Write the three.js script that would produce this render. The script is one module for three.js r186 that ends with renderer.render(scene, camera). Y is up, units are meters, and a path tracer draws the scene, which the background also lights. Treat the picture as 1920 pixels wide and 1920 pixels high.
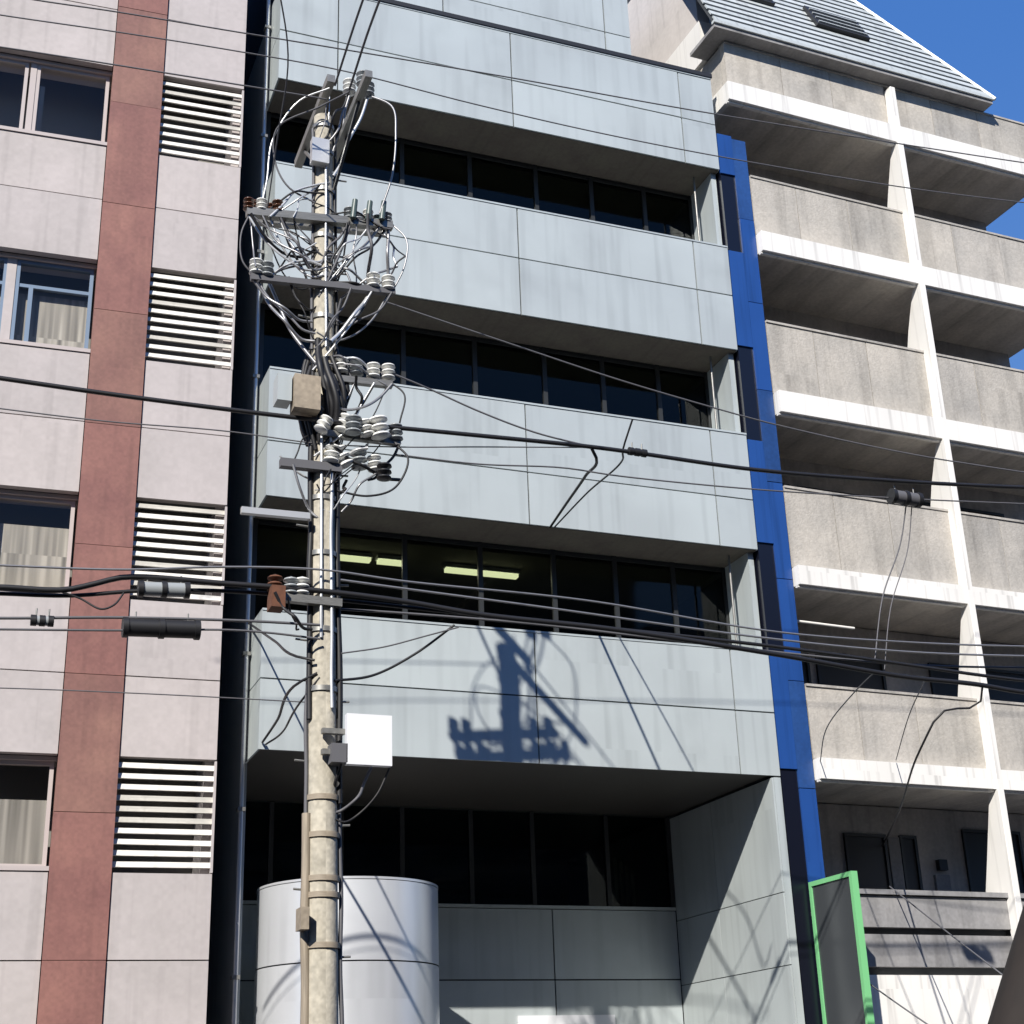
import * as THREE from 'three';
import { mergeGeometries } from 'three/addons/utils/BufferGeometryUtils.js';
import { RectAreaLightUniformsLib } from 'three/addons/lights/RectAreaLightUniformsLib.js';

// ---------------------------------------------------------------- camera, sky, sun
RectAreaLightUniformsLib.init();
const scene = new THREE.Scene();
const RAD = Math.PI / 180;
const camera = new THREE.PerspectiveCamera(2 * Math.atan(960 / 2820) / RAD, 1, 0.1, 2000);
camera.position.set(0, 1.6, 18.9);
camera.rotation.set(21.88 * RAD, -21.9 * RAD, -2.05 * RAD, 'YXZ');
camera.updateMatrixWorld(true);

const renderer = new THREE.WebGLRenderer({ antialias: true });
renderer.toneMapping = THREE.LinearToneMapping;
renderer.toneMappingExposure = 1.38;
renderer.shadowMap.enabled = true;

{ // clear blue sky, paler towards the horizon
  const W = 256, H = 128, d = new Float32Array(W * H * 4);
  const stops = [[-1, .2, .2, .2], [-0.02, .22, .23, .25], [0, .34, .45, .60], [.12, .2, .34, .56], [.35, .09, .205, .48], [.6, .05, .15, .425], [1, .035, .11, .36]];
  for (let j = 0; j < H; j++) {
    const s = Math.sin(((j + .5) / H - .5) * Math.PI);
    let k = 0; while (k < stops.length - 2 && s > stops[k + 1][0]) k++;
    const t = Math.min(1, Math.max(0, (s - stops[k][0]) / (stops[k + 1][0] - stops[k][0])));
    for (let i = 0; i < W; i++) {
      const o = (j * W + i) * 4;
      for (let c = 0; c < 3; c++) d[o + c] = stops[k][c + 1] * (1 - t) + stops[k + 1][c + 1] * t;
      d[o + 3] = 1;
    }
  }
  const t = new THREE.DataTexture(d, W, H, THREE.RGBAFormat, THREE.FloatType);
  t.mapping = THREE.EquirectangularReflectionMapping; t.magFilter = THREE.LinearFilter; t.minFilter = THREE.LinearFilter; t.needsUpdate = true;
  scene.background = t; scene.environment = t;
}
const sun = new THREE.DirectionalLight(new THREE.Color(1, .95, .87), 5.0);
sun.position.set(8 - 0.80 * 40, 8 + 0.90 * 40, 40); sun.target.position.set(8, 8, 0);
sun.castShadow = true; sun.shadow.mapSize.set(4096, 4096);
Object.assign(sun.shadow.camera, { left: -22, right: 22, top: 22, bottom: -22, near: 1, far: 120 });
scene.add(sun, sun.target);

// ---------------------------------------------------------------- helpers
let seed = 12345;
const rnd = () => { seed = (seed * 1664525 + 1013904223) >>> 0; return seed / 4294967296; };
const rr = (a, b) => a + (b - a) * rnd();
const V = (x, y, z) => new THREE.Vector3(x, y, z);
// a pixel of the photograph gives a direction; the plane a thing stands in gives its distance
function dirOf(px, py) { return V((px - 960) / 2820, (960 - py) / 2820, -1).applyQuaternion(camera.quaternion); }
function onZ(px, py, z) { const d = dirOf(px, py), t = (z - camera.position.z) / d.z; return d.multiplyScalar(t).add(camera.position); }
function onY(px, py, y) { const d = dirOf(px, py), t = (y - camera.position.y) / d.y; return d.multiplyScalar(t).add(camera.position); }
function onX(px, py, x) { const d = dirOf(px, py), t = (x - camera.position.x) / d.x; return d.multiplyScalar(t).add(camera.position); }

const used = {};
const numbered = n => { const k = used[n] = (used[n] ?? -1) + 1; return k ? n + '_' + String(k).padStart(3, '0') : n; };
function thing(name, label, category, pos = [0, 0, 0], turn = 0, group) {
  const o = new THREE.Group(); o.name = numbered(name); o.position.set(...pos); o.rotation.y = turn;
  o.userData = { label, category }; if (group) o.userData.group = group; scene.add(o); return o;
}
function tagMesh(name, geo, mat, label, category, group) {
  const m = new THREE.Mesh(geo, mat); m.name = numbered(name); m.castShadow = m.receiveShadow = true;
  m.userData = { label, category }; if (group) m.userData.group = group; scene.add(m); return m;
}
function part(parent, name, geo, mat, pos) {
  const m = new THREE.Mesh(geo, mat); m.name = name; m.castShadow = m.receiveShadow = true;
  if (pos) m.position.set(...pos); parent.add(m); return m;
}
function struct(name, geo, mat, pos) { const m = part(scene, name, geo, mat, pos); m.userData.kind = 'structure'; return m; }
// box from bounds with uv in metres
function bx(x0, x1, y0, y1, z0, z1, du = 0, dv = 0) {
  const g = new THREE.BoxGeometry(x1 - x0, y1 - y0, z1 - z0); g.translate((x0 + x1) / 2, (y0 + y1) / 2, (z0 + z1) / 2);
  const p = g.attributes.position, n = g.attributes.normal, u = g.attributes.uv;
  for (let i = 0; i < p.count; i++) {
    const ax = Math.abs(n.getX(i)), ay = Math.abs(n.getY(i));
    if (ax > .5) u.setXY(i, p.getZ(i) + du, p.getY(i) + dv);
    else if (ay > .5) u.setXY(i, p.getX(i) + du, p.getZ(i) + dv);
    else u.setXY(i, p.getX(i) + du, p.getY(i) + dv);
  }
  return g;
}
function tube(pts, r, seg = 0, rad = 6) {
  const c = new THREE.CatmullRomCurve3(pts, false, 'centripetal');
  return new THREE.TubeGeometry(c, seg || Math.max(8, pts.length * 7), r, rad, false);
}
function rod(a, b, r, r2 = r, n = 10) {
  const d = b.clone().sub(a), g = new THREE.CylinderGeometry(r2, r, d.length(), n);
  g.applyQuaternion(new THREE.Quaternion().setFromUnitVectors(V(0, 1, 0), d.clone().normalize()));
  const m = a.clone().add(b).multiplyScalar(.5); g.translate(m.x, m.y, m.z); return g;
}
function bar(a, b, w, h) { // square bar between two points
  const d = b.clone().sub(a), g = new THREE.BoxGeometry(w, h, d.length());
  const m = new THREE.Matrix4().lookAt(b, a, V(0, 1, 0)); g.applyMatrix4(m);
  const c = a.clone().add(b).multiplyScalar(.5); g.translate(c.x, c.y, c.z); return g;
}
// ---------------------------------------------------------------- procedural surface textures
function hash(x, y, s) { let h = (x * 374761393 + y * 668265263 + s * 974711) | 0; h = Math.imul(h ^ (h >>> 13), 1274126177); return ((h ^ (h >>> 16)) >>> 0) / 4294967296; }
function vn(x, y, per, s) {
  const xi = Math.floor(x), yi = Math.floor(y), fx = x - xi, fy = y - yi, m = a => ((a % per) + per) % per;
  const u = fx * fx * (3 - 2 * fx), w = fy * fy * (3 - 2 * fy);
  const a = hash(m(xi), m(yi), s), b = hash(m(xi + 1), m(yi), s), c = hash(m(xi), m(yi + 1), s), e = hash(m(xi + 1), m(yi + 1), s);
  return (a + (b - a) * u) * (1 - w) + (c + (e - c) * u) * w;
}
function fbm(x, y, per, s, oct = 4) { let v = 0, a = .5, t = 0; for (let i = 0; i < oct; i++) { v += a * vn(x, y, per, s + i * 17); t += a; x *= 2; y *= 2; per *= 2; a *= .5; } return v / t; }
function tex(n, metres, fn, color = true) {
  const d = new Uint8Array(n * n * 4);
  for (let j = 0; j < n; j++) for (let i = 0; i < n; i++) {
    const v = fn(i / n, j / n), o = (j * n + i) * 4, a = Array.isArray(v) ? v : [v, v, v];
    for (let c = 0; c < 3; c++) d[o + c] = Math.max(0, Math.min(255, a[c] * 255)); d[o + 3] = 255;
  }
  const t = new THREE.DataTexture(d, n, n); t.wrapS = t.wrapT = THREE.RepeatWrapping; t.magFilter = THREE.LinearFilter; t.minFilter = THREE.LinearMipmapLinearFilter; t.generateMipmaps = true;
  t.repeat.set(1 / metres, 1 / metres); if (color) t.colorSpace = THREE.SRGBColorSpace; t.needsUpdate = true; return t;
}
const T = {
  metal: tex(512, 4.7, (u, v) => { const a = fbm(u * 4, v * 4, 4, 1), st = fbm(u * 48, v * 3, 48, 5, 2); const g = fbm(u * 9, v * 9, 9, 15), w = .90 + .09 * a - .13 * Math.max(0, st - .52) - .10 * Math.max(0, g - .56); return [w, w + .004 * (a - .5), w]; }),
  cladding: tex(512, 5.3, (u, v) => { const a = fbm(u * 5, v * 5, 5, 9), f = fbm(u * 90, v * 90, 90, 11, 2), st = fbm(u * 60, v * 3, 60, 3, 3); const w = .86 + .12 * a + .05 * (f - .5) - .16 * Math.max(0, st - .58); return [w, w - .006 * a, w - .004]; }),
  concrete: tex(512, 3.9, (u, v) => { const a = fbm(u * 6, v * 6, 6, 21, 5), f = fbm(u * 100, v * 100, 100, 31, 2), st = fbm(u * 40, v * 2, 40, 23, 3), st2 = fbm(u * 14, v * 1, 14, 29, 3); const w = .88 + .20 * (a - .5) + .10 * (f - .5) - .28 * Math.max(0, st - .55) - .3 * Math.max(0, st2 - .58); return [w, w - .015 * a, w - .035 * a]; }),
  white: tex(512, 3.1, (u, v) => { const a = fbm(u * 5, v * 5, 5, 41), st = fbm(u * 50, v * 2, 50, 43, 3); const w = .93 + .06 * a - .35 * Math.max(0, st - .6); return [w, w - .004, w - .012]; }),
  red: tex(512, 2.9, (u, v) => { const a = fbm(u * 6, v * 6, 6, 51, 4), f = fbm(u * 80, v * 80, 80, 57, 2), st = fbm(u * 40, v * 2, 40, 53, 3); const w = .84 + .2 * (a - .4) + .1 * (f - .5) - .14 * Math.max(0, st - .5); return [w, w * (.96 + .06 * a), w * .97]; }),
  pole: tex(256, 2.2, (u, v) => { const a = fbm(u * 4, v * 4, 4, 61, 4), f = fbm(u * 60, v * 60, 60, 67, 2); const w = .82 + .22 * (a - .5) + .18 * (f - .5); return [w, w * .985, w * .95]; }),
  asphalt: tex(256, 2, (u, v) => { const f = fbm(u * 90, v * 90, 90, 71, 2), a = fbm(u * 4, v * 4, 4, 73); return .6 + .35 * (f - .5) + .25 * (a - .5); }),
  bump: tex(256, .9, (u, v) => fbm(u * 40, v * 40, 40, 81, 3), false),
  fabric: tex(256, 1.3, (u, v) => { const st = fbm(u * 26, v * 1, 26, 91, 2); return .72 + .4 * (st - .5); }),
};
const lin = (r, g, b) => new THREE.Color().setRGB(r, g, b);
const mat = (c, rough, o = {}) => new THREE.MeshStandardMaterial({ color: lin(...c), roughness: rough, ...o });
const M = {
  panel: mat([.50, .55, .56], .42, { map: T.metal, metalness: .15 }),
  panelB: mat([.52, .57, .575], .42, { map: T.metal, metalness: .15 }),
  drum: mat([.70, .72, .75], .32, { map: T.metal, metalness: .35 }),
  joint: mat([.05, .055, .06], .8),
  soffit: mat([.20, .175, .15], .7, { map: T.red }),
  portalDark: mat([.055, .05, .045], .5),  // near-black ceiling colour that deepens the shade inside the portal
  dark: mat([.02, .021, .024], .5),
  darkFrame: mat([.025, .027, .028], .45),
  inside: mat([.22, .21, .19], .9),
  wall: mat([.50, .46, .455], .75, { map: T.cladding }),
  wallB: mat([.525, .48, .47], .75, { map: T.cladding }),
  red: mat([.31, .14, .125], .7, { map: T.red }),
  redB: mat([.295, .145, .125], .7, { map: T.red }),
  slat: mat([.80, .78, .73], .5, { map: T.white }),
  slatB: mat([.70, .68, .62], .6, { map: T.concrete }),
  frame: mat([.42, .37, .36], .5),
  blueFrame: mat([.14, .2, .29], .5),
  curtain: mat([.66, .59, .51], .9, { map: T.fabric }),
  curtainB: mat([.52, .47, .42], .9, { map: T.fabric }),
  parapet: mat([.55, .525, .485], .9, { map: T.concrete, bumpMap: T.bump, bumpScale: .004 }),
  parapetB: mat([.52, .50, .47], .9, { map: T.concrete, bumpMap: T.bump, bumpScale: .004 }),
  slabSoffit: mat([.78, .75, .70], .9, { map: T.concrete }),
  whitePaint: mat([.82, .81, .79], .6, { map: T.white }),
  backWall: mat([.60, .575, .55], .9, { map: T.concrete }),
  cream: mat([.66, .62, .59], .9, { map: T.cladding }),
  greyBand: mat([.36, .36, .37], .8, { map: T.concrete }),
  roof: mat([.60, .64, .64], .5, { map: T.white, metalness: .2 }),
  roofB: mat([.54, .58, .58], .5, { map: T.white, metalness: .2 }),
  roofUnder: mat([.05, .055, .06], .8),
  blue: mat([.016, .068, .27], .35, { map: T.white }),
  blueB: mat([.022, .080, .28], .42, { map: T.concrete }),
  navy: mat([.005, .006, .013], .3),
  green: mat([.18, .50, .22], .35),
  signFace: mat([.05, .055, .06], .25),
  white: mat([.72, .73, .76], .45),
  pole: mat([.68, .65, .58], .9, { map: T.pole, bumpMap: T.bump, bumpScale: .002 }),
  galv: mat([.42, .43, .44], .45, { metalness: .6, map: T.pole }),
  steel: mat([.62, .63, .64], .35, { metalness: .5 }),
  rust: mat([.19, .075, .04], .8, { map: T.pole }),
  brownPorcelain: mat([.10, .045, .025], .2),
  whitePorcelain: mat([.75, .75, .72], .2),
  greyPorcelain: mat([.30, .32, .33], .25),
  greenGrey: mat([.07, .10, .095], .4),
  rubber: mat([.012, .012, .014], .55),
  cableGrey: mat([.10, .10, .11], .6),
  bareWire: mat([.30, .30, .31], .4, { metalness: .6 }),
  beigeBox: mat([.46, .40, .33], .6, { map: T.pole }),
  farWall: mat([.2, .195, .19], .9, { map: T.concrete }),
  timber: mat([.022, .016, .014], .85, { map: T.pole }),
  asphalt: mat([.075, .075, .078], .95, { map: T.asphalt }),
  paving: mat([.19, .185, .175], .9, { map: T.concrete }),
  glass: new THREE.MeshPhysicalMaterial({ color: lin(.40, .43, .40), roughness: .04, transmission: 1, thickness: 0, ior: 1.5, specularIntensity: .45 }),
  glassClear: new THREE.MeshPhysicalMaterial({ color: lin(.95, .96, .96), roughness: .04, transmission: 1, thickness: 0, ior: 1.5, specularIntensity: .4 }),
  tube: new THREE.MeshStandardMaterial({ color: lin(.8, .8, .7), emissive: lin(1, .95, .6), emissiveIntensity: 3.0 }),
};

// ---------------------------------------------------------------- ground
{
  const g = new THREE.PlaneGeometry(900, 900); g.rotateX(-Math.PI / 2);
  const u = g.attributes.uv; for (let i = 0; i < u.count; i++) u.setXY(i, u.getX(i) * 900, u.getY(i) * 900);
  struct('ground', g, M.asphalt, [0, -.15, 0]);
  struct('pavement', bx(-60, 90, -.149, 0, -3.3, 6.4), M.paving);
  struct('kerb', bx(-60, 90, -.149, .004, 6.403, 6.6), M.backWall);
}

// unseen houses added behind the viewer; tall dark fronts close off the low sky
for (const [x0, x1, h, label] of [[-30, -17.5, 17, 'unseen long five-storey grey house added across the street to cut low sky'], [-17, -4, 19.5, 'unseen tall six-storey grey house added across the street to cut low sky'], [-3.5, 9, 17.5, 'unseen five-storey grey house added opposite the office block to cut low sky'], [9.5, 24, 20, 'unseen tall grey house added opposite the balcony building to cut low sky'], [24.5, 44, 18, 'unseen long grey house added at the end of the street to cut low sky']]) {
  const o = thing('unseen_house', label, 'building', [x0, 0, 27]);
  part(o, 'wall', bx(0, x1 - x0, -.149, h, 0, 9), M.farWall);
  part(o, 'roof', bx(-.2, x1 - x0 + .2, h + .003, h + .3, -.3, 9.2), M.greyBand);
  for (let y = 1; y < h - 2.2; y += 3.1) for (let x = .9; x < x1 - x0 - 1.6; x += 2.3) part(o, 'window', bx(x, x + 1.4, y, y + 1.5, -.05, -.003), M.dark);
}
// ---------------------------------------------------------------- office building with metal panel bands
const XL = 3.97, XR = 11.675, ZW = -.88, JT = .011;
{
  const b = thing('office_building', 'narrow office block with pale blue-grey metal panel bands and dark recessed window rows', 'building', [XL, 0, 0]);
  const P = (n, g, m) => { g.translate(-XL, 0, 0); return part(b, n, g, m); };
  const bot = [16.60, 13.10, 9.61, 6.075], top = [18.50, 15.05, 11.58, 7.97], mid = [17.53, 14.12, 10.45, 7.03];
  const xs = [XL, 4.91, 7.87, 11.02, XR];
  for (let k = 0; k < 4; k++) {
    P('band_core', bx(XL + .03, XR - .004, bot[k] + .03, top[k] - .01, ZW + .002, -.032), M.joint);
    for (let i = 0; i < 4; i++) for (const [a, c] of [[bot[k], mid[k]], [mid[k], top[k]]])
      P('panel', bx(xs[i] + (i ? JT : 0), xs[i + 1] - (i < 3 ? JT : 0), a + JT, c - JT, -.03, rr(-.003, .003), rr(0, 9), rr(0, 9)), rnd() < .5 ? M.panel : M.panelB);
    for (const [a, c] of [[bot[k], mid[k]], [mid[k], top[k]]]) {
      P('side_panel', bx(XL, XL + .028, a + JT, c - JT, ZW, -.033, rr(0, 9), 0), M.panelB);
      P('side_panel', bx(XR - .002, XR + .012, a + JT, c - JT, ZW, -.033, rr(0, 9), 0), M.panelB);
    }
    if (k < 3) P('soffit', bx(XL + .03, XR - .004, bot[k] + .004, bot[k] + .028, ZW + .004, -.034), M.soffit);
    P('sill', bx(XL, XR, top[k] - .009, top[k] + .02, ZW + .01, .012), M.panel);
    // floor slab behind the band
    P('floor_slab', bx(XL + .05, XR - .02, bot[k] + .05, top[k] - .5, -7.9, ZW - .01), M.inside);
  }
  P('shadow_coping', bx(XL - .02, XR + .02, 18.521, 18.60, -.5, .03), M.dark);  // trim coloured near-black to draw the shadow gap above the top band
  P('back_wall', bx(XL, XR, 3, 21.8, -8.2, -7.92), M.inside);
  P('side_wall', bx(XL, XL + .045, 0, 18.4, -7.9, ZW - .012), M.panel);
  P('side_wall', bx(XR - .015, XR, 0, 18.4, -7.9, ZW - .012), M.joint);
  // window rows
  const rows = [[15.07, 16.62], [11.6, 13.12], [7.99, 9.63]];
  const mull = [XL + .05, 5.15, 6.24, 7.42, 8.61, 9.64, 10.65, XR - .1];
  rows.forEach(([y0, y1], r) => {
    for (let i = 0; i < mull.length; i++) P('mullion', bx(mull[i] - .035, mull[i] + .035, y0, y1, ZW - .07, ZW - .01), M.darkFrame);
    P('window_rail', bx(XL + .09, XR - .14, y0, y0 + .06, ZW - .066, ZW - .015), M.darkFrame);
    P('window_rail', bx(XL + .09, XR - .14, y1 - .08, y1 - .02, ZW - .066, ZW - .015), M.darkFrame);
    for (let i = 0; i < mull.length - 1; i++) P('pane', bx(mull[i] + .04, mull[i + 1] - .04, y0 + .065, y1 - .085, ZW - .05, ZW - .044), M.glass);
    // end cheek on the side away from the gap
    P('cheek', bx(XR - .1, XR - .006, y0 + .003, y1 - .02, ZW + .01, -.14), M.panel);
    // a rail post standing in the recess
    P('recess_post', rod(V(XR - .32, y0, -.35), V(XR - .32, y1 - .01, -.35), .018), M.galv);
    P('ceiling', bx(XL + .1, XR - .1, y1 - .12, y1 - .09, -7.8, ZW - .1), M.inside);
  });
  // cabinets and a partition inside, behind the lit row
  for (const [x0, x1, h, z] of [[5.0, 5.9, .5, -2.4], [6.3, 7.2, .75, -3], [8.2, 9.4, .6, -2.6], [9.8, 10.7, .9, -3.4]])
    P('cabinet', bx(x0, x1, 7.99, 7.99 + h, z - .4, z), M.curtain);
  // penthouse set back from the parapet
  const py = [18.3, 19.55, 20.85, 22.4], pxs = [XL + .2, 6.9, 9.96, 10.46];
  P('penthouse_wall', bx(XL + .21, 10.45, 18.3, 22.3, -7.9, -.64), M.joint);
  for (let j = 0; j < 3; j++) for (let i = 0; i < 3; i++)
    P('panel', bx(pxs[i] + (i ? JT : 0), pxs[i + 1] - (i < 2 ? JT : 0), py[j] + JT, py[j + 1] - JT, -.635, -.60, rr(0, 9), rr(0, 9)), M.panel);
  P('roof_slab', bx(XL + .05, XR - .02, 18.05, 18.29, -7.9, -.05), M.backWall);

  // ---- entrance portal, 3.3 m deep
  const ZB = -3.3, YS = 6.09;
  P('portal_soffit', bx(XL + .03, XR - .17, YS, YS + .03, ZB, -.034), M.portalDark);
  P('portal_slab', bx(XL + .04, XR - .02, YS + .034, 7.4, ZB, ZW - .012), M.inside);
  const bxs = [XL + .1, 5.2, 7.2, 9.36, 11.52];
  P('portal_back_core', bx(XL + .1, XR - .16, 0, 4.58, ZB - .3, ZB - .035), M.joint);
  const bys = [0, 1.2, 2.36, 3.52, 4.58];
  for (let j = 0; j < 4; j++) for (let i = 0; i < 4; i++)
    P('panel', bx(bxs[i] + JT, bxs[i + 1] - JT, bys[j] + JT, bys[j + 1] - JT, ZB - .034, ZB, rr(0, 9), rr(0, 9)), M.panel);
  P('portal_sill', bx(XL + .1, XR - .16, 4.582, 4.63, ZB - .1, ZB + .03), M.panel);
  const gm = [XL + .15, 4.9, 5.97, 6.93, 8.05, 9.08, 10.37, 11.49];
  for (let i = 0; i < gm.length; i++) P('mullion', bx(gm[i] - .035, gm[i] + .035, 4.633, YS - .01, ZB - .07, ZB - .01), M.darkFrame);
  for (let i = 0; i < gm.length - 1; i++) P('pane', bx(gm[i] + .04, gm[i + 1] - .04, 4.64, YS - .015, ZB - .05, ZB - .044), M.glass);
  // pale blinds bunched behind one pane
  for (let i = 0; i < 4; i++) P('blind_strip', bx(10.62 + i * .1, 10.66 + i * .1, 4.75 - i * .03, 5.45 - i * .06, ZB - .34, ZB - .3), M.curtain);
  // right flank of the portal, lit by the sun
  P('flank_core', bx(XR - .12, XR - .01, 0, YS - .03, ZB, -.03), M.joint);
  const fy = [0, 1.3, 2.4, 3.43, 4.42, YS - .03], fz = [ZB + .002, -1.9, 0];
  for (let j = 0; j < 5; j++) for (let i = 0; i < 2; i++)
    P('panel', bx(XR - .15, XR - .122, fy[j] + JT * .6, fy[j + 1] - JT * .6, fz[i] + (i ? JT * .6 : 0), fz[i + 1] - (i ? 0 : JT * .6), rr(0, 9), rr(0, 9)), M.panelB);
  P('flank_edge', bx(XR - .118, XR - .006, 0, YS - .03, -.028, .004), M.panel);
  // curved drum
  const cx = 5.46, cz = -1.05, R = 1.2;
  const core = new THREE.CylinderGeometry(R - .03, R - .03, 4.44, 64); core.translate(cx, 2.22, cz); P('drum_core', core, M.joint);
  const dy = [0, 1.15, 2.3, 3.46, 4.46];
  for (let j = 0; j < 4; j++) for (let i = 0; i < 2; i++) {
    const a0 = i ? 1.66 : -1.66, len = i ? Math.PI * 2 - 3.32 : 3.32, h = dy[j + 1] - dy[j] - JT * 1.6, g = new THREE.CylinderGeometry(R, R, h, 48, 1, true, a0 + .005, len - .01);
    g.translate(cx, dy[j] + h / 2 + JT * .8, cz);
    const u = g.attributes.uv; for (let q = 0; q < u.count; q++) u.setXY(q, u.getX(q) * 2.5 + i * 3, u.getY(q) * h + j * 2);
    P('drum_panel', g, M.drum);
  }
  const cap = new THREE.CylinderGeometry(R + .005, R + .005, .03, 64); cap.translate(cx, 4.475, cz); P('drum_cap', cap, M.drum);
  P('white_board', bx(8.72, 10.31, 2.3, 3.0, ZB + .004, ZB + .06), M.white);  // plain white board low on the portal back wall

  // ---- blue edge strip beside the bands, dark where the window rows are
  P('edge_strip_backing', bx(XR + .03, XR + .30, 0, 17.3, -1.2, -.03), M.navy);
  for (let i = 0; i < 8; i++) P('blue_strip', bx(XR + .302, XR + .575, 4.3 + i * 1.628, 4.3 + (i + 1) * 1.628 - .012, -.3, rr(-.004, .004), rr(0, 9), rr(0, 9)), i % 3 === 1 ? M.blueB : M.blue);
  P('strip_backing', bx(XR + .31, XR + .565, 4.31, 17.3, -.32, -.02), M.navy);
  for (const [a, c] of [[16.55, 17.36], [13.2, 15.0], [9.75, 11.5], [6.2, 7.95]]) P('blue_block', bx(XR + .018, XR + .299, a, c, -.029, .002), M.blue);
  // ---- narrow dark glazed slot on the other side
  P('conduit', rod(V(3.90, 0, -.62), V(3.90, 20.5, -.62), .03), M.steel);
  for (let i = 0; i < 9; i++) P('conduit_clamp', bx(3.85, 3.95, 1.2 + i * 2.1, 1.25 + i * 2.1, -.7, -.58), M.galv);
}
// ceiling lamps inside the lit office row
for (const [x0, x1, z] of [[5.05, 5.92, -1.55], [6.0, 6.45, -1.55], [7.1, 8.32, -1.63]]) {
  const t = thing('ceiling_lamp', x0 > 7 ? 'longest glowing fluorescent lamp in the office window row' : x0 < 5.5 ? 'glowing fluorescent lamp behind office glass close by the pole' : 'short glowing fluorescent lamp between two longer ones', 'lamp', [x0, 9.40, z]);
  part(t, 'housing', bx(0, x1 - x0, .03, .09, -.07, .07), M.white);
  part(t, 'lamp_tube', bx(.02, x1 - x0 - .02, -.025, .028, -.06, .06), M.tube);
  const l = new THREE.RectAreaLight(new THREE.Color(1, .96, .75), 7, x1 - x0, .1);
  l.position.set((x1 - x0) / 2, -.032, 0); l.lookAt(x0 + (x1 - x0) / 2, 0, z); t.add(l);
  l.rotation.set(-Math.PI / 2, 0, 0);
}

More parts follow.
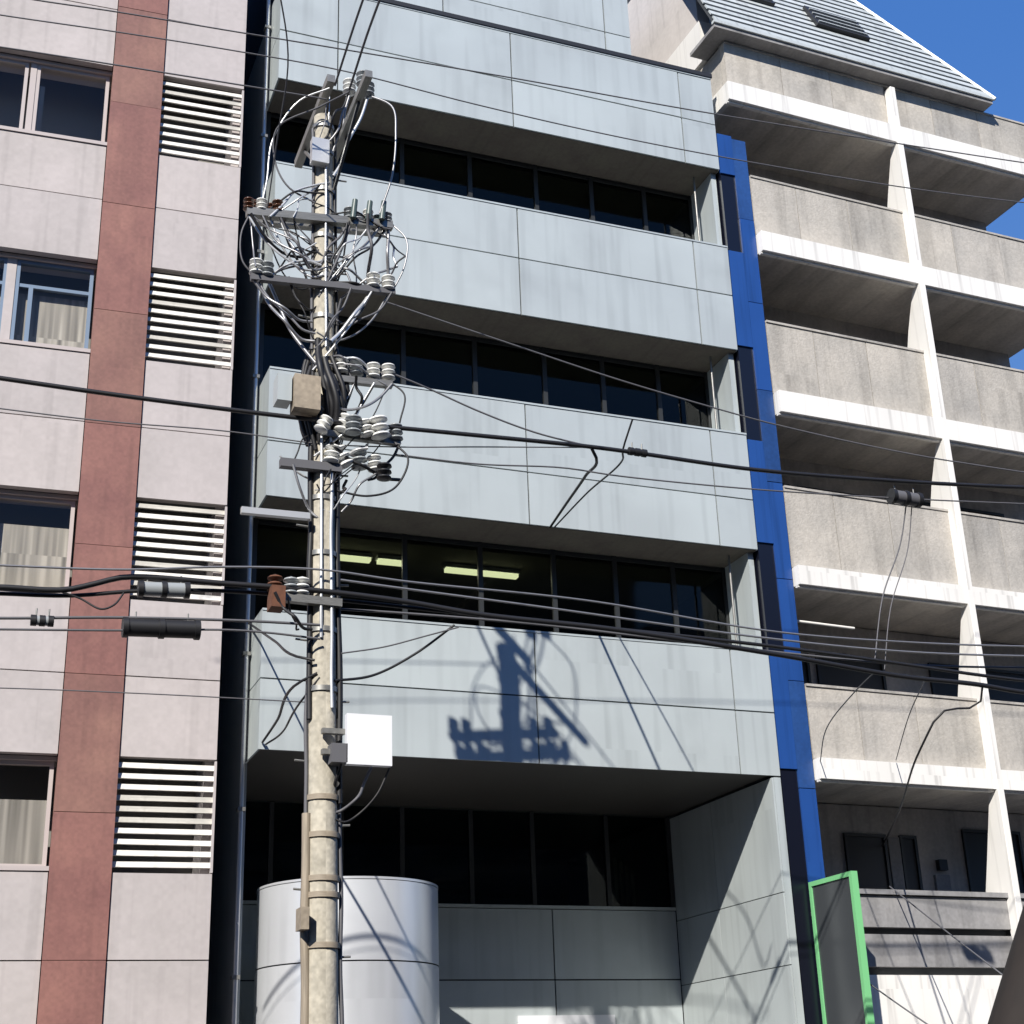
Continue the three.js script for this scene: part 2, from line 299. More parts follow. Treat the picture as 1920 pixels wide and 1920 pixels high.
// ---------------------------------------------------------------- pinkish clad building with red pilaster
{
  const b = thing('clad_building', 'pinkish-grey clad building with red pilaster, slatted vents and curtained windows', 'building', [3.45, 0, 0], -2.6 * RAD);
  const vt = [16.2, 12.93, 9.4, 5.91], vb = [14.84, 11.46, 7.98, 4.5], jt = [13.93, 10.43, 6.95, 3.47];
  const X0 = -9, XP0 = -1.94, XP1 = -1.21;
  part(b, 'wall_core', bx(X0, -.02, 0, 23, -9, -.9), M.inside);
  part(b, 'end_wall', bx(-.14, 0, 0, 23, -9, -.125), M.wall);
  const G = .008;
  const wallPanel = (x0, x1, y0, y1) => part(b, 'wall_panel', bx(x0 + G, x1 - G, y0 + G, y1 - G, -.12, rr(-.003, .003), rr(0, 9), rr(0, 9)), rnd() < .5 ? M.wall : M.wallB);
  const lx = [X0, -6.6, -4.2, XP0];
  const solid = [[16.25, 17.3], [17.3, 18.6], [18.6, 20.2], [20.2, 22.8], [vt[1], jt[0]], [jt[0], vb[0]], [vt[2], jt[1]], [jt[1], vb[1]], [vt[3], jt[2]], [jt[2], vb[2]], [jt[3], vb[3]], [2.2, jt[3]], [0, 2.2]];
  for (const [y0, y1] of solid) {
    wallPanel(XP1, 0, y0, y1);
    for (let i = 0; i < 3; i++) wallPanel(lx[i], lx[i + 1], y0, y1);
    part(b, 'panel_backing', bx(X0, -.15, y0 + .02, y1 - .02, -.5, -.125), M.joint);
  }
  // pilaster in stacked lengths
  for (let i = 0; i < 13; i++) part(b, 'pilaster_block', bx(XP0 + .003, XP1 - .003, i * 1.735 + .004, i * 1.735 + 1.731, -.3, .03 + rr(-.002, .002), rr(0, 9), rr(0, 9)), i % 3 ? M.red : M.redB);
  // slatted vents
  const slatG = new THREE.BoxGeometry(XP1 * -1 - .03, .068, .022); slatG.rotateX(-14 * RAD);
  for (let k = 0; k < 4; k++) {
    const y0 = vb[k] + .0, y1 = (k ? vt[k] : 16.25), n = 9 + (k === 0 ? 0 : 1), st = (y1 - y0 - .06) / n;
    part(b, 'vent_jamb', bx(-.03, 0, y0 + .01, y1 - .01, -.2, -.01), M.wall);
    for (let i = 0; i < n; i++) {
      const s = part(b, 'slat', slatG, rnd() < .3 ? M.slatB : M.slat, [XP1 / 2 - .015, y0 + .06 + st * (i + .3), -.05]); s.rotation.x = rr(-.06, .06); s.rotation.z = rr(-.004, .004);
    }
  }
  // windows: recessed, with frames, panes, blinds and curtains
  const wx = [[-3.0, XP0 - .03], [-4.2, -3.12], [-5.4, -4.32], [-6.6, -5.52]];
  for (let k = 0; k < 4; k++) {
    const y0 = vb[k] + .02, y1 = (k ? vt[k] : 16.25) - .02;
    part(b, 'window_lintel', bx(X0, XP0, y1 - .03, y1 + .02, -.5, -.13), M.frame);
    part(b, 'window_sill', bx(X0, XP0, y0 - .02, y0 + .035, -.5, .02), M.frame);
    wx.forEach(([x0, x1], i) => {
      const w = new THREE.Group(); w.name = 'window'; w.position.set(x0, y0, -.2); b.add(w);
      const W = x1 - x0, H = y1 - y0 - .03;
      const fm = k === 1 ? M.blueFrame : M.frame;
      part(w, 'frame', mergeGeometries([bx(0, .05, .036, H, -.06, .02), bx(W - .05, W, .036, H, -.06, .02), bx(.05, W - .05, .036, .086, -.06, .02), bx(.05, W - .05, H - .05, H, -.06, .02)]), fm);
      if (k === 1) part(w, 'transom', bx(.05, W - .05, H - .42, H - .37, -.05, .01), fm);
      if (k === 1) part(w, 'mullion', bx(.18, .24, .09, H - .42, -.05, .01), fm);
      part(w, 'pane', bx(.05, W - .05, .09, H - .05, -.03, -.024), M.glassClear);
      if (k > 0) part(w, 'curtain', bx(.04, W - .04, .07, H * (k === 1 ? .68 : k === 2 ? .74 : .66), -.16, -.13, i * 1.7 + k * 2.3, k), k === 3 ? M.curtainB : M.curtain);
      else part(w, 'curtain', bx(-.04, .13, .07, H * .8, -.16, -.13), M.curtain);
      part(w, 'mullion_post', bx(k ? -.13 : -.09, -.004, 0, H + .03, -.1, .03), k === 0 ? M.frame : M.wall);
    });
  }
}

// ---------------------------------------------------------------- balcony building
const balcony = thing('balcony_building', 'concrete balcony building with white ledges, tapered white fin and slatted steep roof', 'building', [XR + .5, 0, 0], 2.2 * RAD);
{
  const b = balcony, A = -.16, E = 6.85, ZB = -1.5;
  const led = [18.42, 15.42, 12.40, 9.38, 6.36], pt = [19.42, 16.62, 13.76, 10.77, 7.52];
  part(b, 'rear_block', bx(A, E, 0, 19.6, -10, ZB - .12), M.backWall);
  const FX0 = 3.33, FX1 = 3.43, cols = [A, 1.02, 2.1, FX0];
  const cols2 = [FX1, 4.4, 5.5, E];
  for (let k = 0; k < 5; k++) {
    cols[0] = k ? .1 : A; const T0 = led[k], h = k < 3 ? .38 : .31;
    for (const [x0, x1] of [[k ? .1 : A - .1, FX0 - .002], [FX1 + .002, E + .05]]) {
      part(b, 'ledge', bx(x0, x1, T0 - h, T0, -.02, .15, k * 2, 0), M.whitePaint);
      part(b, 'drip_edge', bx(x0, x1, T0 - h - .035, T0 - h - .004, .02, .09), M.whitePaint);
    }
    if (!k) part(b, 'ledge', bx(A - .1, A - .002, T0 - h, T0, -4, -.024), M.whitePaint);
    part(b, 'floor_slab', bx(k ? .1 : A, E, T0 - h + .01, T0 - .02, ZB - .12, -.024), M.slabSoffit);
    for (const cs of [cols, cols2]) for (let i = 0; i < 3; i++)
      part(b, 'parapet_panel', bx(cs[i] + (i ? .006 : 0), cs[i + 1] - .006, T0 + .012, pt[k] - .04, -.14, rr(-.004, .003), rr(0, 9), rr(0, 9)), rnd() < .5 ? M.parapet : M.parapetB);
    part(b, 'parapet_cap', bx(cols[0], E, pt[k] - .038, pt[k], -.17, .02), M.parapetB);
    part(b, 'parapet_return', bx(E - .12, E - .002, T0 + .012, pt[k] - .04, ZB - .1, -.145), M.parapet);
    part(b, 'parapet_return', bx(cols[0], cols[0] + .12, T0 + .012, pt[k] - .04, ZB - .1, -.145), M.parapet);
  }
  // rear walls, windows and doors seen over the parapets
  for (let k = 1; k < 6; k++) {
    const fl = k < 5 ? led[k] : 3.34, ce = led[k - 1] - .32;
    part(b, 'rear_wall', bx(.1, E - .13, fl, ce, ZB - .1, ZB), M.backWall);
    for (const [x0, x1, h] of k < 5 ? [[.35, 1.25, 2.15], [1.4, 2.75, 2.15], [3.7, 4.7, 2.2], [4.85, 5.9, 2.2]] : [[1.55, 2.35, 1.95], [2.62, 2.95, 1.95], [3.9, 5.1, 2.1]]) {
      const w = new THREE.Group(); w.name = k < 5 ? 'window' : 'door'; w.position.set(x0, fl + (k < 5 ? .9 : .3), ZB); b.add(w);
      const W = x1 - x0, H = h - (k < 5 ? .9 : 0);
      part(w, 'frame', mergeGeometries([bx(0, .05, 0, H, .002, .05), bx(W - .05, W, 0, H, .002, .05), bx(.05, W - .05, H - .05, H, .002, .05), bx(.05, W - .05, 0, .05, .002, .05)]), M.darkFrame);
      part(w, 'pane', bx(.05, W - .05, .05, H - .05, .01, .02), M.dark);
    }
  }
  part(b, 'door_leaf', bx(2.38, 2.6, 3.4, 5.55, ZB + .003, ZB + .05), M.greyBand);
  part(b, 'wall_box', bx(3.3, 3.46, 5.05, 5.22, ZB + .003, ZB + .1), M.dark);
  part(b, 'wall_box', bx(3.22, 3.5, 4.4, 4.98, ZB + .003, ZB + .06), M.greyBand);
  part(b, 'white_rod', rod(V(.1, 8.62, -.3), V(1.35, 8.60, -.3), .022), M.whitePaint);
  // lowest parapet: three broad grey boards above a white fascia
  for (const [x0, x1] of [[.1, FX0 - .002], [FX1 + .002, E]]) {
    part(b, 'grey_board', bx(x0, x1, 4.42, 4.49, -.2, .05), M.greyBand);
    part(b, 'grey_board', bx(x0, x1, 3.96, 4.405, -.12, 0), M.greyBand);
    part(b, 'grey_board', bx(x0, x1, 3.41, 3.86, -.12, .0, 3), M.greyBand);
    part(b, 'board_backing', bx(x0, x1, 3.3, 4.41, -.3, -.14), M.joint);
    part(b, 'white_fascia', bx(x0, x1, 1.9, 3.29, -.2, .06), M.whitePaint);
  }
  part(b, 'ground_floor_wall', bx(A, E, 0, 1.9, -.6, -.2), M.backWall);
  // tapered fin: each storey flares back towards the parapet below
  {
    const tops = [18.05, 15.05, 12.03, 9.06, 6.04], lows = [16.62, 13.76, 10.77, 7.52, 4.49];
    const s = new THREE.Shape(); s.moveTo(.18, 1.9); s.lineTo(.18, 19.25); s.lineTo(.02, 19.25);
    for (let k = 0; k < 5; k++) { s.lineTo(-.02, tops[k]); s.lineTo(-.30, lows[k] + .55); s.lineTo(-.46, lows[k]); s.lineTo(-.02, lows[k] - .01); }
    s.lineTo(-.02, 1.9); s.closePath();
    const g = new THREE.ExtrudeGeometry(s, { depth: FX1 - FX0, bevelEnabled: true, bevelSize: .008, bevelThickness: .008, bevelSegments: 1 });
    g.rotateY(-Math.PI / 2); g.translate(FX1, 0, 0); // shape x -> +z, extrusion -> -x
    const p = g.attributes.position, u = g.attributes.uv; for (let i = 0; i < p.count; i++) u.setXY(i, p.getZ(i) + p.getX(i), p.getY(i));
    part(b, 'fin', g, M.whitePaint);
  }
  // steep roof of overlapping courses, hipped at the far end
  const e = V(0, 19.52, .30), r = V(0, 23.0, -1.42), n = 17;
  part(b, 'eave_board', bx(-.5, 5.7, 19.43, 19.50, -.6, .28), M.greyBand);
  part(b, 'eave_board', bx(-.52, 5.72, 19.505, 19.56, .22, .32), M.roof);
  {
    const sl = r.clone().sub(e), L = sl.length(), ang = Math.atan2(-sl.z, sl.y);
    const s = new THREE.Shape(); s.moveTo(-.48, 0); s.lineTo(5.66, 0); s.lineTo(3.5, L); s.lineTo(-.48, L); s.closePath();
    const g = new THREE.ExtrudeGeometry(s, { depth: .06, bevelEnabled: false }); g.rotateX(-ang); g.translate(0, 19.52, .22); part(b, 'roof_underlay', g, M.roofUnder);
    for (let i = 0; i < n; i++) {
      const t0 = i / n, x1 = 5.72 - 2.17 * (t0 + .5 / n), w = L / n;
      const c = new THREE.BoxGeometry(x1 + .5, w * .6, .03); c.rotateX(-ang);
      c.translate((x1 - .5) / 2, e.y + sl.y * (t0 + .5 / n), e.z + sl.z * (t0 + .5 / n) + .02);
      const u = c.attributes.uv; for (let q = 0; q < u.count; q++) u.setXY(q, u.getX(q) * x1, u.getY(q) * w + i);
      part(b, 'roof_course', c, i % 2 ? M.roof : M.roofB);
    }
    // hip end
    const hip = new THREE.BufferGeometry().setFromPoints([V(5.72, 19.5, .30), V(5.72, 19.5, -6), V(3.55, 23.0, -1.42), V(5.72, 19.5, -6), V(3.55, 23, -5), V(3.55, 23.0, -1.42)]); hip.computeVertexNormals();
    hip.setAttribute('uv', new THREE.Float32BufferAttribute([0, 0, 6, 0, 2, 4, 6, 0, 5, 4, 2, 4], 2));
    part(b, 'hip_slope', hip, M.roof);
    part(b, 'hip_cap', bar(V(5.74, 19.52, .32), V(3.55, 23.06, -1.42), .07, .05), M.roofB);
    part(b, 'roof_top', bx(-.2, 3.55, 22.9, 23, -5, -1.42), M.roof);
    // two dark slatted hatches lying in the slope
    for (const [x0, x1, t0, t1] of [[.15, 1.3, .40, .62], [2.1, 3.3, .30, .50]]) {
      const hgt = (t1 - t0) * L, tm = (t0 + t1) / 2, hg = new THREE.Group(); hg.name = 'roof_hatch';
      hg.position.set((x0 + x1) / 2, e.y + sl.y * tm, e.z + sl.z * tm + .05); hg.rotation.x = -ang; b.add(hg);
      part(hg, 'frame', mergeGeometries([bx(-(x1 - x0) / 2, (x1 - x0) / 2, -hgt / 2, hgt / 2, -.02, .06)]), M.dark);
      for (let i = 0; i < 4; i++) part(hg, 'slat', bx(-(x1 - x0) / 2 + .05, (x1 - x0) / 2 - .05, -hgt / 2 + .08 + i * hgt / 4.4, -hgt / 2 + .11 + i * hgt / 4.4, .061, .09), M.roofB);
    }
  }
  // flank beside the office block
  part(b, 'flank_band', bx(A - .06, A + .3, 19.45, 20.35, -6, -.62), M.whitePaint);
  part(b, 'flank_wall', bx(A, A + .25, 20.36, 25, -6, -.75), M.cream);
}

// ---------------------------------------------------------------- green framed blade sign
{
  const s = thing('blade_sign', 'tall dark projecting sign with bright green frame below the blue strip', 'sign', [12.0, 2.0, .56]);
  const W = 1.1, H = 2.56, t = .065;
  part(s, 'face', bx(-.03, .03, t, H - t, -W / 2 + t, W / 2 - t), M.signFace);
  part(s, 'frame', mergeGeometries([bx(-.05, .05, 0, H, -W / 2, -W / 2 + t), bx(-.05, .05, 0, H, W / 2 - t, W / 2), bx(-.05, .05, 0, t, -W / 2 + t, W / 2 - t), bx(-.05, .05, H - t, H, -W / 2 + t, W / 2 - t)]), M.green);
  for (const y of [.4, 2.1]) part(s, 'bracket', bx(-.03, .03, y, y + .06, -W / 2 - .3, -W / 2 - .002), M.galv);
}
// ---------------------------------------------------------------- dark leaning post at the edge
{
  const g = new THREE.CylinderGeometry(.3, .36, 5.2, 14, 6); const p = g.attributes.position;
  for (let i = 0; i < p.count; i++) { const f = 1 + .06 * Math.sin(p.getY(i) * 3 + i); p.setX(i, p.getX(i) * f); p.setZ(i, p.getZ(i) * f); }
  g.computeVertexNormals(); g.rotateZ(-29 * RAD);
  const m = tagMesh('leaning_post', g, M.timber, 'thick dark leaning timber post in front of the white fascia', 'post');
  m.position.set(10.40, 2.15, 6);
}

// ---------------------------------------------------------------- utility pole
const PZ = 5, poleX = y => 3.60 - .0126 * y;
const pole = thing('utility_pole', 'concrete utility pole hung with cross arms, insulators and tangled cables', 'utility pole', [3.6, 0, PZ]);
const PP = (n, g, m) => { g.translate(-3.6, 0, -PZ); return part(pole, n, g, m); };
const at = (px, py, dz = 0) => onZ(px, py, PZ + dz);
{
  PP('shaft', (() => { const g = rod(V(poleX(0), -.149, PZ), V(poleX(12.2), 12.2, PZ), .165, .105, 24); const u = g.attributes.uv; for (let i = 0; i < u.count; i++) u.setXY(i, u.getX(i) * 1, u.getY(i) * 12); return g; })(), M.pole);
  // two steel arms reaching across the street at the top
  PP('street_arm', bar(V(3.42, 12.3, 3.9), V(3.42, 12.42, 5.45), .09, .1), M.galv);
  PP('street_arm', bar(V(3.64, 11.85, 4.6), V(3.64, 11.98, 6.2), .08, .09), M.galv);
  PP('arm_brace', bar(V(3.46, 11.5, 5.0), V(3.42, 12.3, 4.2), .03, .03), M.galv);
  PP('arm_brace', bar(V(3.56, 11.2, 5.1), V(3.64, 11.9, 5.8), .03, .03), M.galv);
  // cross arms parallel with the street
  const arm = (x0, y0, x1, y1, dz, m, w = .09) => { const a = at(x0, y0, dz), c = at(x1, y1, dz); PP('cross_arm', bar(a, c, w, w), m); return [a, c]; };
  arm(462, 398, 735, 424, .12, M.galv); arm(470, 412, 728, 436, -.12, M.galv);
  arm(470, 520, 740, 548, .13, M.cableGrey, .07);
  arm(525, 868, 640, 880, .14, M.cableGrey, .09);
  arm(452, 957, 580, 969, .16, M.steel, .065);
  arm(508, 1118, 640, 1132, .14, M.galv, .08);
  arm(590, 706, 735, 722, .13, M.galv, .07); arm(600, 812, 750, 830, .13, M.galv, .07);
  // insulators
  const insG = (s, k = 4) => { const pts = [V(0, 0, 0)]; const P2 = [new THREE.Vector2(0, 0)]; for (let i = 0; i < k; i++) { const y = i * .06; P2.push(new THREE.Vector2(.03, y), new THREE.Vector2(.07, y + .012), new THREE.Vector2(.065, y + .03), new THREE.Vector2(.03, y + .045)); } P2.push(new THREE.Vector2(0, k * .06)); const g = new THREE.LatheGeometry(P2, 14); g.scale(s, s, s); return g; };
  const ins = (px, py, dz, m, s = 1, k = 4, tilt = 0) => { const g = insG(s, k); if (tilt) g.rotateZ(tilt); const p = at(px, py, dz); g.translate(p.x, p.y, p.z); PP('insulator', g, m); return p; };
  for (const [x, y, m] of [[466, 394, M.brownPorcelain], [490, 396, M.whitePorcelain], [520, 399, M.brownPorcelain], [655, 412, M.greyPorcelain], [690, 415, M.whitePorcelain], [726, 419, M.greyPorcelain]]) ins(x, y, .12, m, rr(.8, 1), 3);
  for (const [x, y, m] of [[478, 400, M.brownPorcelain], [508, 403, M.rust], [672, 421, M.greyPorcelain], [708, 425, M.greenGrey]]) ins(x, y, -.12, m, rr(.8, 1), 3);
  for (const [x, y, m] of [[600, 808, M.whitePorcelain], [640, 812, M.whitePorcelain], [662, 814, M.greyPorcelain], [690, 818, M.whitePorcelain], [715, 822, M.whitePorcelain], [742, 826, M.greyPorcelain], [620, 868, M.whitePorcelain], [650, 876, M.whitePorcelain], [675, 880, M.greyPorcelain], [704, 884, M.whitePorcelain], [720, 900, M.dark]]) ins(x, y, rr(.1, .3), m, rr(1, 1.5), 3, rr(-.6, .6));
  for (const [x, y, m] of [[640, 700, M.whitePorcelain], [668, 704, M.greyPorcelain], [700, 710, M.whitePorcelain], [728, 712, M.whitePorcelain], [480, 515, M.whitePorcelain], [500, 520, M.greyPorcelain], [700, 540, M.whitePorcelain], [728, 545, M.whitePorcelain], [680, 160, M.greyPorcelain], [655, 175, M.whitePorcelain], [690, 180, M.greyPorcelain], [515, 1112, M.rust], [545, 1116, M.greyPorcelain], [566, 1116, M.whitePorcelain]]) ins(x, y, .13, m, 1.1, 3);
  // fuse cutouts: short dark canisters on the far end of the insulator arm
  for (const [x, y] of [[662, 385], [690, 388], [716, 388]]) PP('fuse_cutout', rod(at(x, y + 24, .2), at(x + 4, y - 10, .2), .035, .03), M.greenGrey);
  // equipment boxes strapped to the shaft
  const box = (n, x0, x1, y0, y1, dz, d, m) => { const a = at(x0, y1, dz), c = at(x1, y0, dz); return PP(n, bx(a.x, c.x, a.y, c.y, PZ + dz - d, PZ + dz), m); };
  box('junction_box', 552, 602, 706, 762, .35, .2, M.beigeBox);
  box('junction_box', 520, 548, 702, 748, .30, .2, M.panel);
  box('rust_box', 509, 536, 1098, 1136, .28, .2, M.rust);
  box('terminal_box', 622, 652, 1394, 1428, .3, .2, M.cableGrey);
  box('meter_box', 564, 580, 1700, 1742, .25, .2, M.beigeBox);
  box('strap_box', 585, 618, 262, 300, .2, .1, M.steel);
  // swollen wrap of black cable half way up
  for (let i = 0; i < 22; i++) {
    const a = i / 22 * Math.PI * 2, y0 = rr(8.0, 8.35), y1 = rr(8.9, 9.35), pts = [];
    for (let k = 0; k <= 5; k++) { const t = k / 5, R = .13 + .11 * Math.sin(t * Math.PI) + rr(-.015, .02); pts.push(V(poleX(8.5) + Math.cos(a + t * .9) * R, y0 + (y1 - y0) * t, PZ + Math.sin(a + t * .9) * R)); }
    PP('cable_wrap', tube(pts, rr(.022, .038), 20), M.rubber);
  }
  // risers along the shaft
  const riser = (a, y0, y1, r, m) => { const pts = []; for (let y = y0; y <= y1 + .01; y += (y1 - y0) / 8) { const R = .175 - .0045 * y + rr(.0, .02); pts.push(V(poleX(y) + Math.cos(a) * R, y, PZ + Math.sin(a) * R)); } PP('riser', tube(pts, r, 30), m); };
  riser(.35, 4.4, 8.2, .032, M.rubber); riser(.05, 5.2, 8.4, .02, M.cableGrey); riser(2.75, 5.2, 8.3, .03, M.rubber); riser(2.9, .2, 4.3, .045, M.beigeBox); riser(.12, .2, 4.6, .022, M.cableGrey);
  riser(1.2, 5.3, 8.2, .018, M.steel); riser(1.9, 6, 8.4, .016, M.steel); riser(3.0, 2.2, 5.6, .02, M.cableGrey); riser(.2, 8.8, 12, .018, M.rubber); riser(2.8, 9.2, 12, .018, M.cableGrey); riser(1.6, 9.2, 11.8, .014, M.steel);
  // clamps and bolts
  for (const y of [2.1, 3.1, 3.55, 3.7, 4.1, 4.45, 5.5, 6.1, 6.9, 7.5, 9.6, 10.1, 10.6, 11.2, 11.7, 12.05]) { const r = .172 - .005 * y; const g = new THREE.CylinderGeometry(r + .012, r + .012, .05, 20); g.translate(poleX(y), y, PZ); PP('clamp', g, y < 5 ? M.beigeBox : M.galv); }
  for (let i = 0; i < 16; i++) { const y = 2.4 + i * .6, s = i % 2 ? 1 : -1; PP('step_bolt', rod(V(poleX(y) + s * .1, y, PZ), V(poleX(y) + s * .27, y + .01, PZ), .011), M.galv); }
  // tangle of jumpers between the arms
  const jump = (x0, y0, x1, y1, sag, r, m, dz0 = .15, dz1 = .15) => {
    const a = at(x0, y0, dz0), c = at(x1, y1, dz1), mid = a.clone().lerp(c, .5); mid.y -= sag; mid.x += rr(-.06, .06); mid.z += rr(-.05, .15);
    const q = a.clone().lerp(c, .22), s = a.clone().lerp(c, .78); q.y -= sag * .72; s.y -= sag * .72;
    PP('jumper_cable', tube([a, q, mid, s, c], r, 24, 5), m);
  };
  const jm = () => [M.rubber, M.cableGrey, M.bareWire, M.rubber, M.steel][Math.floor(rnd() * 5)];
  for (const j of [[470, 400, 590, 470, .25], [490, 400, 580, 540, .3], [525, 400, 600, 560, .2], [655, 415, 625, 560, .05], [690, 420, 760, 480, .02], [760, 480, 690, 560, -.05], [712, 420, 745, 500, .0], [745, 500, 640, 560, -.05], [690, 400, 690, 545, 0], [668, 410, 668, 545, 0], [728, 420, 728, 540, 0], [480, 520, 590, 640, .2], [500, 520, 600, 690, .1], [480, 500, 470, 400, .1], [700, 540, 620, 640, .05], [735, 548, 630, 600, .2], [640, 560, 600, 700, .0], [735, 720, 625, 760, .15], [668, 705, 668, 800, 0], [655, 180, 620, 300, .0], [690, 180, 625, 330, .1], [680, 160, 640, 300, .05], [620, 830, 750, 900, .1], [650, 900, 620, 930, .06], [750, 830, 690, 900, .1], [600, 880, 690, 840, -.05], [720, 870, 640, 960, .0], [525, 855, 590, 900, .05], [515, 1110, 585, 1180, .1], [540, 1120, 560, 1180, .1], [640, 1430, 620, 1500, .0], [700, 1430, 620, 1525, .12], [730, 1440, 620, 1530, .22], ])
    jump(j[0], j[1], j[2], j[3], j[4], rr(.008, .02), jm(), rr(-.1, .35), rr(-.1, .3));
  const anchors = [[470, 400], [488, 402], [506, 404], [524, 406], [545, 408], [655, 420], [690, 424], [712, 426], [728, 428], [480, 524], [500, 526], [700, 546], [728, 550], [640, 712], [668, 716], [700, 720], [728, 722], [640, 822], [690, 828], [715, 830], [742, 832], [545, 872], [618, 176], [652, 178], [540, 520], [660, 540]];
  for (let i = 0; i < 70; i++) {
    const [ax, ay] = anchors[i % anchors.length], up = rnd() < .3, ey = ay + (up ? rr(-70, -20) : rr(40, 150));
    jump(ax + rr(-5, 5), ay + rr(-3, 5), 602 + rr(-16, 16), Math.max(215, ey), up ? rr(-.15, .05) : rr(.02, .3), rr(.006, .015), jm(), rr(.05, .2), rr(.06, .16));
  }
  const poly = (pts, r, m) => PP('jumper_cable', tube(pts.map(([x, y, d]) => at(x, y, d)), r, 40, 5), m);
  poly([[690, 178, .13], [735, 200, .3], [742, 250, .35], [735, 330, .3], [712, 400, .2]], .012, M.bareWire);
  poly([[655, 172, 1.0], [600, 200, .6], [520, 240, .2], [515, 300, .1], [540, 350, .1], [590, 380, .1]], .011, M.cableGrey);
  poly([[618, 165, .4], [560, 190, .2], [512, 260, .1], [500, 340, .1], [488, 394, .12]], .010, M.steel);
  poly([[735, 420, .12], [762, 450, .2], [758, 500, .2], [735, 548, .13]], .010, M.bareWire);
  poly([[470, 398, .12], [452, 440, .15], [455, 490, .15], [480, 520, .13]], .010, M.cableGrey);
  poly([[740, 832, .13], [765, 860, .2], [740, 915, .2], [690, 930, .2], [630, 920, .15]], .012, M.rubber);
  poly([[728, 714, .13], [758, 740, .2], [750, 790, .2], [742, 826, .13]], .010, M.rubber);
}
// white square panel held out beside the shaft
{
  const a = at(650, 1432, .3), c = at(735, 1342, .3);
  const t = thing('white_panel', 'small square white panel on a bracket beside the pole', 'panel', [a.x, a.y, PZ + .22]);
  part(t, 'plate', bx(0, c.x - a.x, 0, c.y - a.y, 0, .08), M.white);
  part(t, 'bracket', bx(-.22, -.002, .1, .15, -.05, .02), M.galv);
  part(t, 'bracket', bx(-.22, -.002, .3, .35, -.05, .02), M.galv);
}

// ---------------------------------------------------------------- overhead wires
// each entry: points in the photograph, the wire's distance from the office front, radius, material, label
const W1 = 'thin high wire crossing the top of the red pilaster';
function wire(pts, z, r, m, label, group, name = 'overhead_wire') {
  const w = pts.map(([x, y, zz]) => onZ(x, y, zz ?? z));
  return tagMesh(name, tube(w, r, Math.max(16, w.length * 8), 6), m, label, 'cable', group);
}
const G1 = 'thin wires along the street', G2 = 'service drops';
wire([[-160, 686], [0, 709], [200, 738], [430, 768], [600, 788], [850, 812], [1110, 838], [1200, 850], [1410, 880], [1650, 900], [1920, 914], [2100, 918]], PZ + .2, .024, M.rubber, 'thickest black cable running across the facades below the junction box');
wire([[-160, 1098], [0, 1101], [120, 1106], [180, 1094], [235, 1082], [420, 1094], [600, 1108], [760, 1128], [900, 1152], [1150, 1180], [1450, 1226], [1690, 1268], [1830, 1283], [1920, 1298], [2100, 1310]], PZ + .16, .028, M.rubber, 'heavy black bundled cable at the rusty bracket level');
const L1 = ['black cable tied close beneath the heavy bundled cable', 'bare wire strung above the bundled cables through the slatted vent', 'grey wire carrying the long black closure', 'grey wire under the long black closure, ending at the pole', 'bare wire from the pole below the fluorescent lamps', 'grey wire skimming the top edge of the shadowed panel band', 'high wire passing the pole and on across the top panel band', W1, 'wire skimming the head of the top window to the pole top', 'long wire slanting across the middle dark window row', 'short wire slanting into the branch of the thickest cable', 'thin wire under the thickest cable, past the branch', 'thin wire tracking below the thickest cable to the white insulators', 'finest wire crossing the pinkish wall below the closures'];
[
  [[[-160, 1108], [0, 1113], [130, 1117], [260, 1108], [420, 1108], [600, 1122], [870, 1150], [1450, 1212], [1920, 1276], [2100, 1290]], .1, .02, M.rubber],
  [[[-160, 1052], [0, 1060], [230, 1068], [420, 1063], [600, 1068], [760, 1090], [1100, 1126], [1450, 1184], [1700, 1204], [1920, 1212], [2100, 1214]], .22, .011, M.bareWire],
  [[[-160, 1156], [0, 1159], [230, 1158], [480, 1165], [600, 1172]], .2, .014, M.cableGrey],
  [[[-160, 1178], [0, 1180], [220, 1182], [420, 1181], [500, 1186], [600, 1198]], .2, .011, M.cableGrey],
  [[[600, 1082], [760, 1104], [1000, 1136], [1450, 1198], [1700, 1222], [1920, 1230], [2100, 1232]], .05, .012, M.bareWire],
  [[[600, 1140], [760, 1150], [1000, 1170], [1300, 1205], [1450, 1222], [1700, 1246], [1920, 1252], [2100, 1254]], .0, .013, M.cableGrey],
  [[[-160, 2], [0, 28], [233, 62], [433, 94], [640, 132], [885, 194], [1100, 244], [1330, 290], [1700, 352], [2050, 395]], .0, .008, M.cableGrey],
  [[[-160, -40], [67, 0], [217, 22], [433, 58], [640, 92], [960, 146], [1330, 212], [1920, 305], [2050, 322]], 1.0, .008, M.cableGrey],
  [[[-160, 66], [0, 88], [300, 135], [455, 160], [612, 186]], .3, .009, M.cableGrey],
  [[[720, 565], [964, 647], [1160, 712], [1340, 765], [1450, 795], [1700, 850], [2050, 905]], .1, .009, M.cableGrey],
  [[[735, 700], [800, 727], [900, 772], [1004, 811], [1110, 838]], .15, .010, M.cableGrey],
  [[[740, 852], [895, 870], [1055, 877], [1157, 892], [1410, 917], [1700, 935], [2050, 950]], .1, .009, M.cableGrey],
  [[[-160, 745], [0, 766], [200, 790], [420, 808], [600, 832], [740, 838], [900, 838], [1108, 839]], .1, .007, M.cableGrey],
  [[[-160, 1288], [0, 1290], [300, 1302], [600, 1318]], -.1, .006, M.cableGrey],
].forEach(([pts, z, r, m], i) => wire(pts, PZ + z, r, m, L1[i], G1));
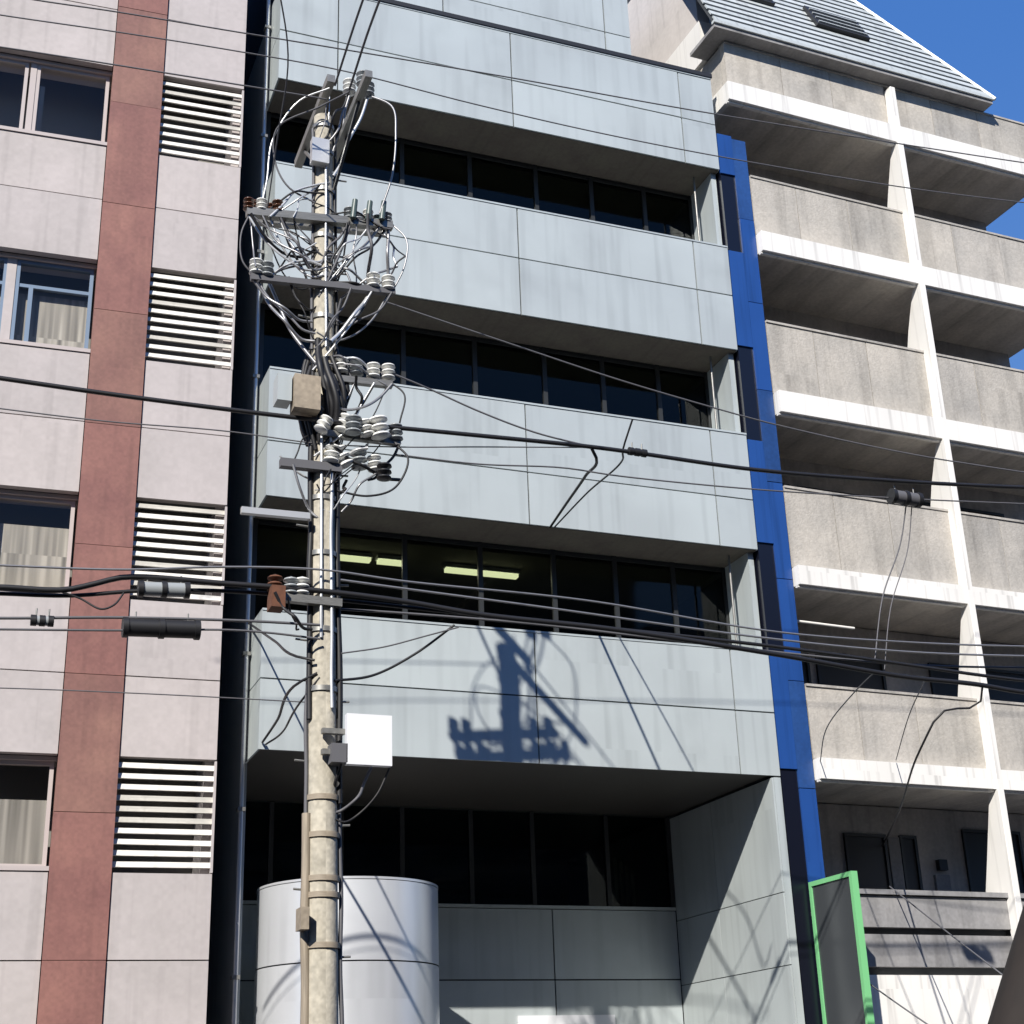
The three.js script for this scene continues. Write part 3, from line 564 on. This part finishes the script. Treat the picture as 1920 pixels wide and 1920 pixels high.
const L2 = ['black wire slanting from the bundle down to the pole shaft', 'thin grey wire above the slanting black one at the shaft', 'black wire stub reaching from the dark slot to the pole', 'black drop slanting from the pole to the dark slot', 'black drop slanting from the pole to the dark slot', 'looped black drop from the thickest cable to a panel band', 'straight black drop beside the looped one over a panel band', 'black drop looping off the white fin past the balconies', 'slack drop hanging from the grey closure before the balconies', 'slack drop hanging from the grey closure before the balconies', 'faint short drop over the lowest stained parapet', 'faint drop running toward the foot of the blue strip', 'thin wire slanting over the broad grey boards', 'thin wire slanting over the white fascia by the green sign', 'small drip loop hanging over the red pilaster', 'wire leaving a pole top arm across the street', 'wire leaving a pole top arm across the street', 'wire rising from the brown insulators across the street'];
[
  [[[852, 1172, PZ + .1], [780, 1225, PZ], [700, 1266, PZ], [622, 1277, PZ + .1]], .014, M.rubber],
  [[[640, 1225, PZ + .1], [720, 1213, PZ + .1], [800, 1192, PZ + .1], [860, 1176, PZ + .1]], .008, M.cableGrey],
  [[[466, 1168, -.6], [515, 1202, 3.4], [560, 1232, PZ + .1], [590, 1238, PZ + .15]], .014, M.rubber],
  [[[595, 1262, PZ + .12], [560, 1280, PZ], [520, 1350, 2.5], [492, 1392, .02]], .015, M.rubber],
  [[[600, 1270, PZ + .12], [568, 1310, PZ], [530, 1372, 2.5], [498, 1396, .02]], .012, M.rubber],
  [[[1108, 838, PZ + .2], [1118, 858, PZ + .15], [1098, 892, 4], [1062, 944, 2], [1032, 988, .06]], .018, M.rubber],
  [[[1186, 786, PZ + .2], [1170, 835, PZ], [1165, 866, 4], [1100, 925, 2], [1040, 988, .06]], .012, M.rubber],
  [[[1842, 1288, PZ + .16], [1835, 1322, PZ], [1765, 1336, PZ], [1728, 1400, PZ - .3], [1690, 1510, 2.5], [1652, 1592, -2.05]], .013, M.rubber],
  [[[1700, 940, PZ + .1], [1688, 1020, PZ], [1655, 1120, PZ], [1640, 1240, PZ]], .008, M.cableGrey],
  [[[1710, 945, PZ + .1], [1702, 1030, PZ], [1670, 1140, PZ], [1658, 1260, PZ]], .007, M.cableGrey],
  [[[1735, 1274, PZ + .16], [1705, 1340, 3], [1680, 1425, .14]], .007, M.cableGrey],
  [[[1640, 1260, PZ], [1600, 1300, 4], [1548, 1370, 1.6], [1538, 1428, .12]], .008, M.cableGrey],
  [[[1668, 1662, -.2], [1760, 1735, 1.5], [1850, 1805, 3], [1960, 1890, 3.5]], .010, M.cableGrey],
  [[[1590, 1815, -.1], [1680, 1880, 1.6], [1760, 1935, 2.2]], .010, M.cableGrey],
  [[[110, 1108, PZ + .16], [150, 1122, PZ + .16], [190, 1142, PZ + .2], [214, 1134, PZ + .2], [232, 1112, PZ + .16]], .010, M.rubber],
  // wires that leave the arms across the street
  [[[628, 160, 5.4], [660, 60, 6.3], [720, -120, 7.8], [800, -420, 9.8]], .013, M.cableGrey],
  [[[655, 168, 6.1], [690, 60, 7], [760, -130, 8.6], [860, -440, 10.6]], .013, M.cableGrey],
  [[[500, 400, PZ], [520, 260, 5.6], [540, 120, 6.4], [520, -40, 7.6], [440, -500, 10.5]], .008, M.cableGrey],
].forEach(([pts, r, m], i) => wire(pts, PZ, r, m, L2[i], G2, 'service_wire'));

// splice closures hung in the lines
function closure(px0, py0, px1, py1, dz, r, m, label) {
  const a = at(px0, py0, dz), c = at(px1, py1, dz), t = thing('splice_closure', label, 'cable box', [a.x, a.y, a.z]);
  const d = c.clone().sub(a), o = V(0, 0, 0);
  part(t, 'body', rod(o, d, r, r, 16), m);
  for (const q of [.02, .5, .98]) { const p = d.clone().multiplyScalar(q); const e = d.clone().normalize().multiplyScalar(.025); part(t, 'collar', rod(p.clone().sub(e), p.clone().add(e), r * 1.15, r * 1.15, 16), M.rubber); }
  for (const q of [.15, .85]) { const p = d.clone().multiplyScalar(q); part(t, 'hanger', rod(p, p.clone().add(V(0, r + .07, 0)), .008), M.galv); }
}
closure(232, 1176, 372, 1181, .2, .085, M.rubber, 'long black cable closure hung below the slatted vent');
closure(262, 1104, 352, 1107, .16, .07, M.greyPorcelain, 'short grey cable closure across the slatted vent');
closure(1672, 930, 1722, 938, .15, .08, M.cableGrey, 'grey cable closure with loose drops before the balconies');
closure(62, 1163, 96, 1165, .2, .045, M.greyPorcelain, 'tiny grey cable joint in front of pale wall panels');
closure(1182, 846, 1208, 850, .2, .04, M.rubber, 'small black joint where the thickest cable branches');

renderer.render(scene, camera);
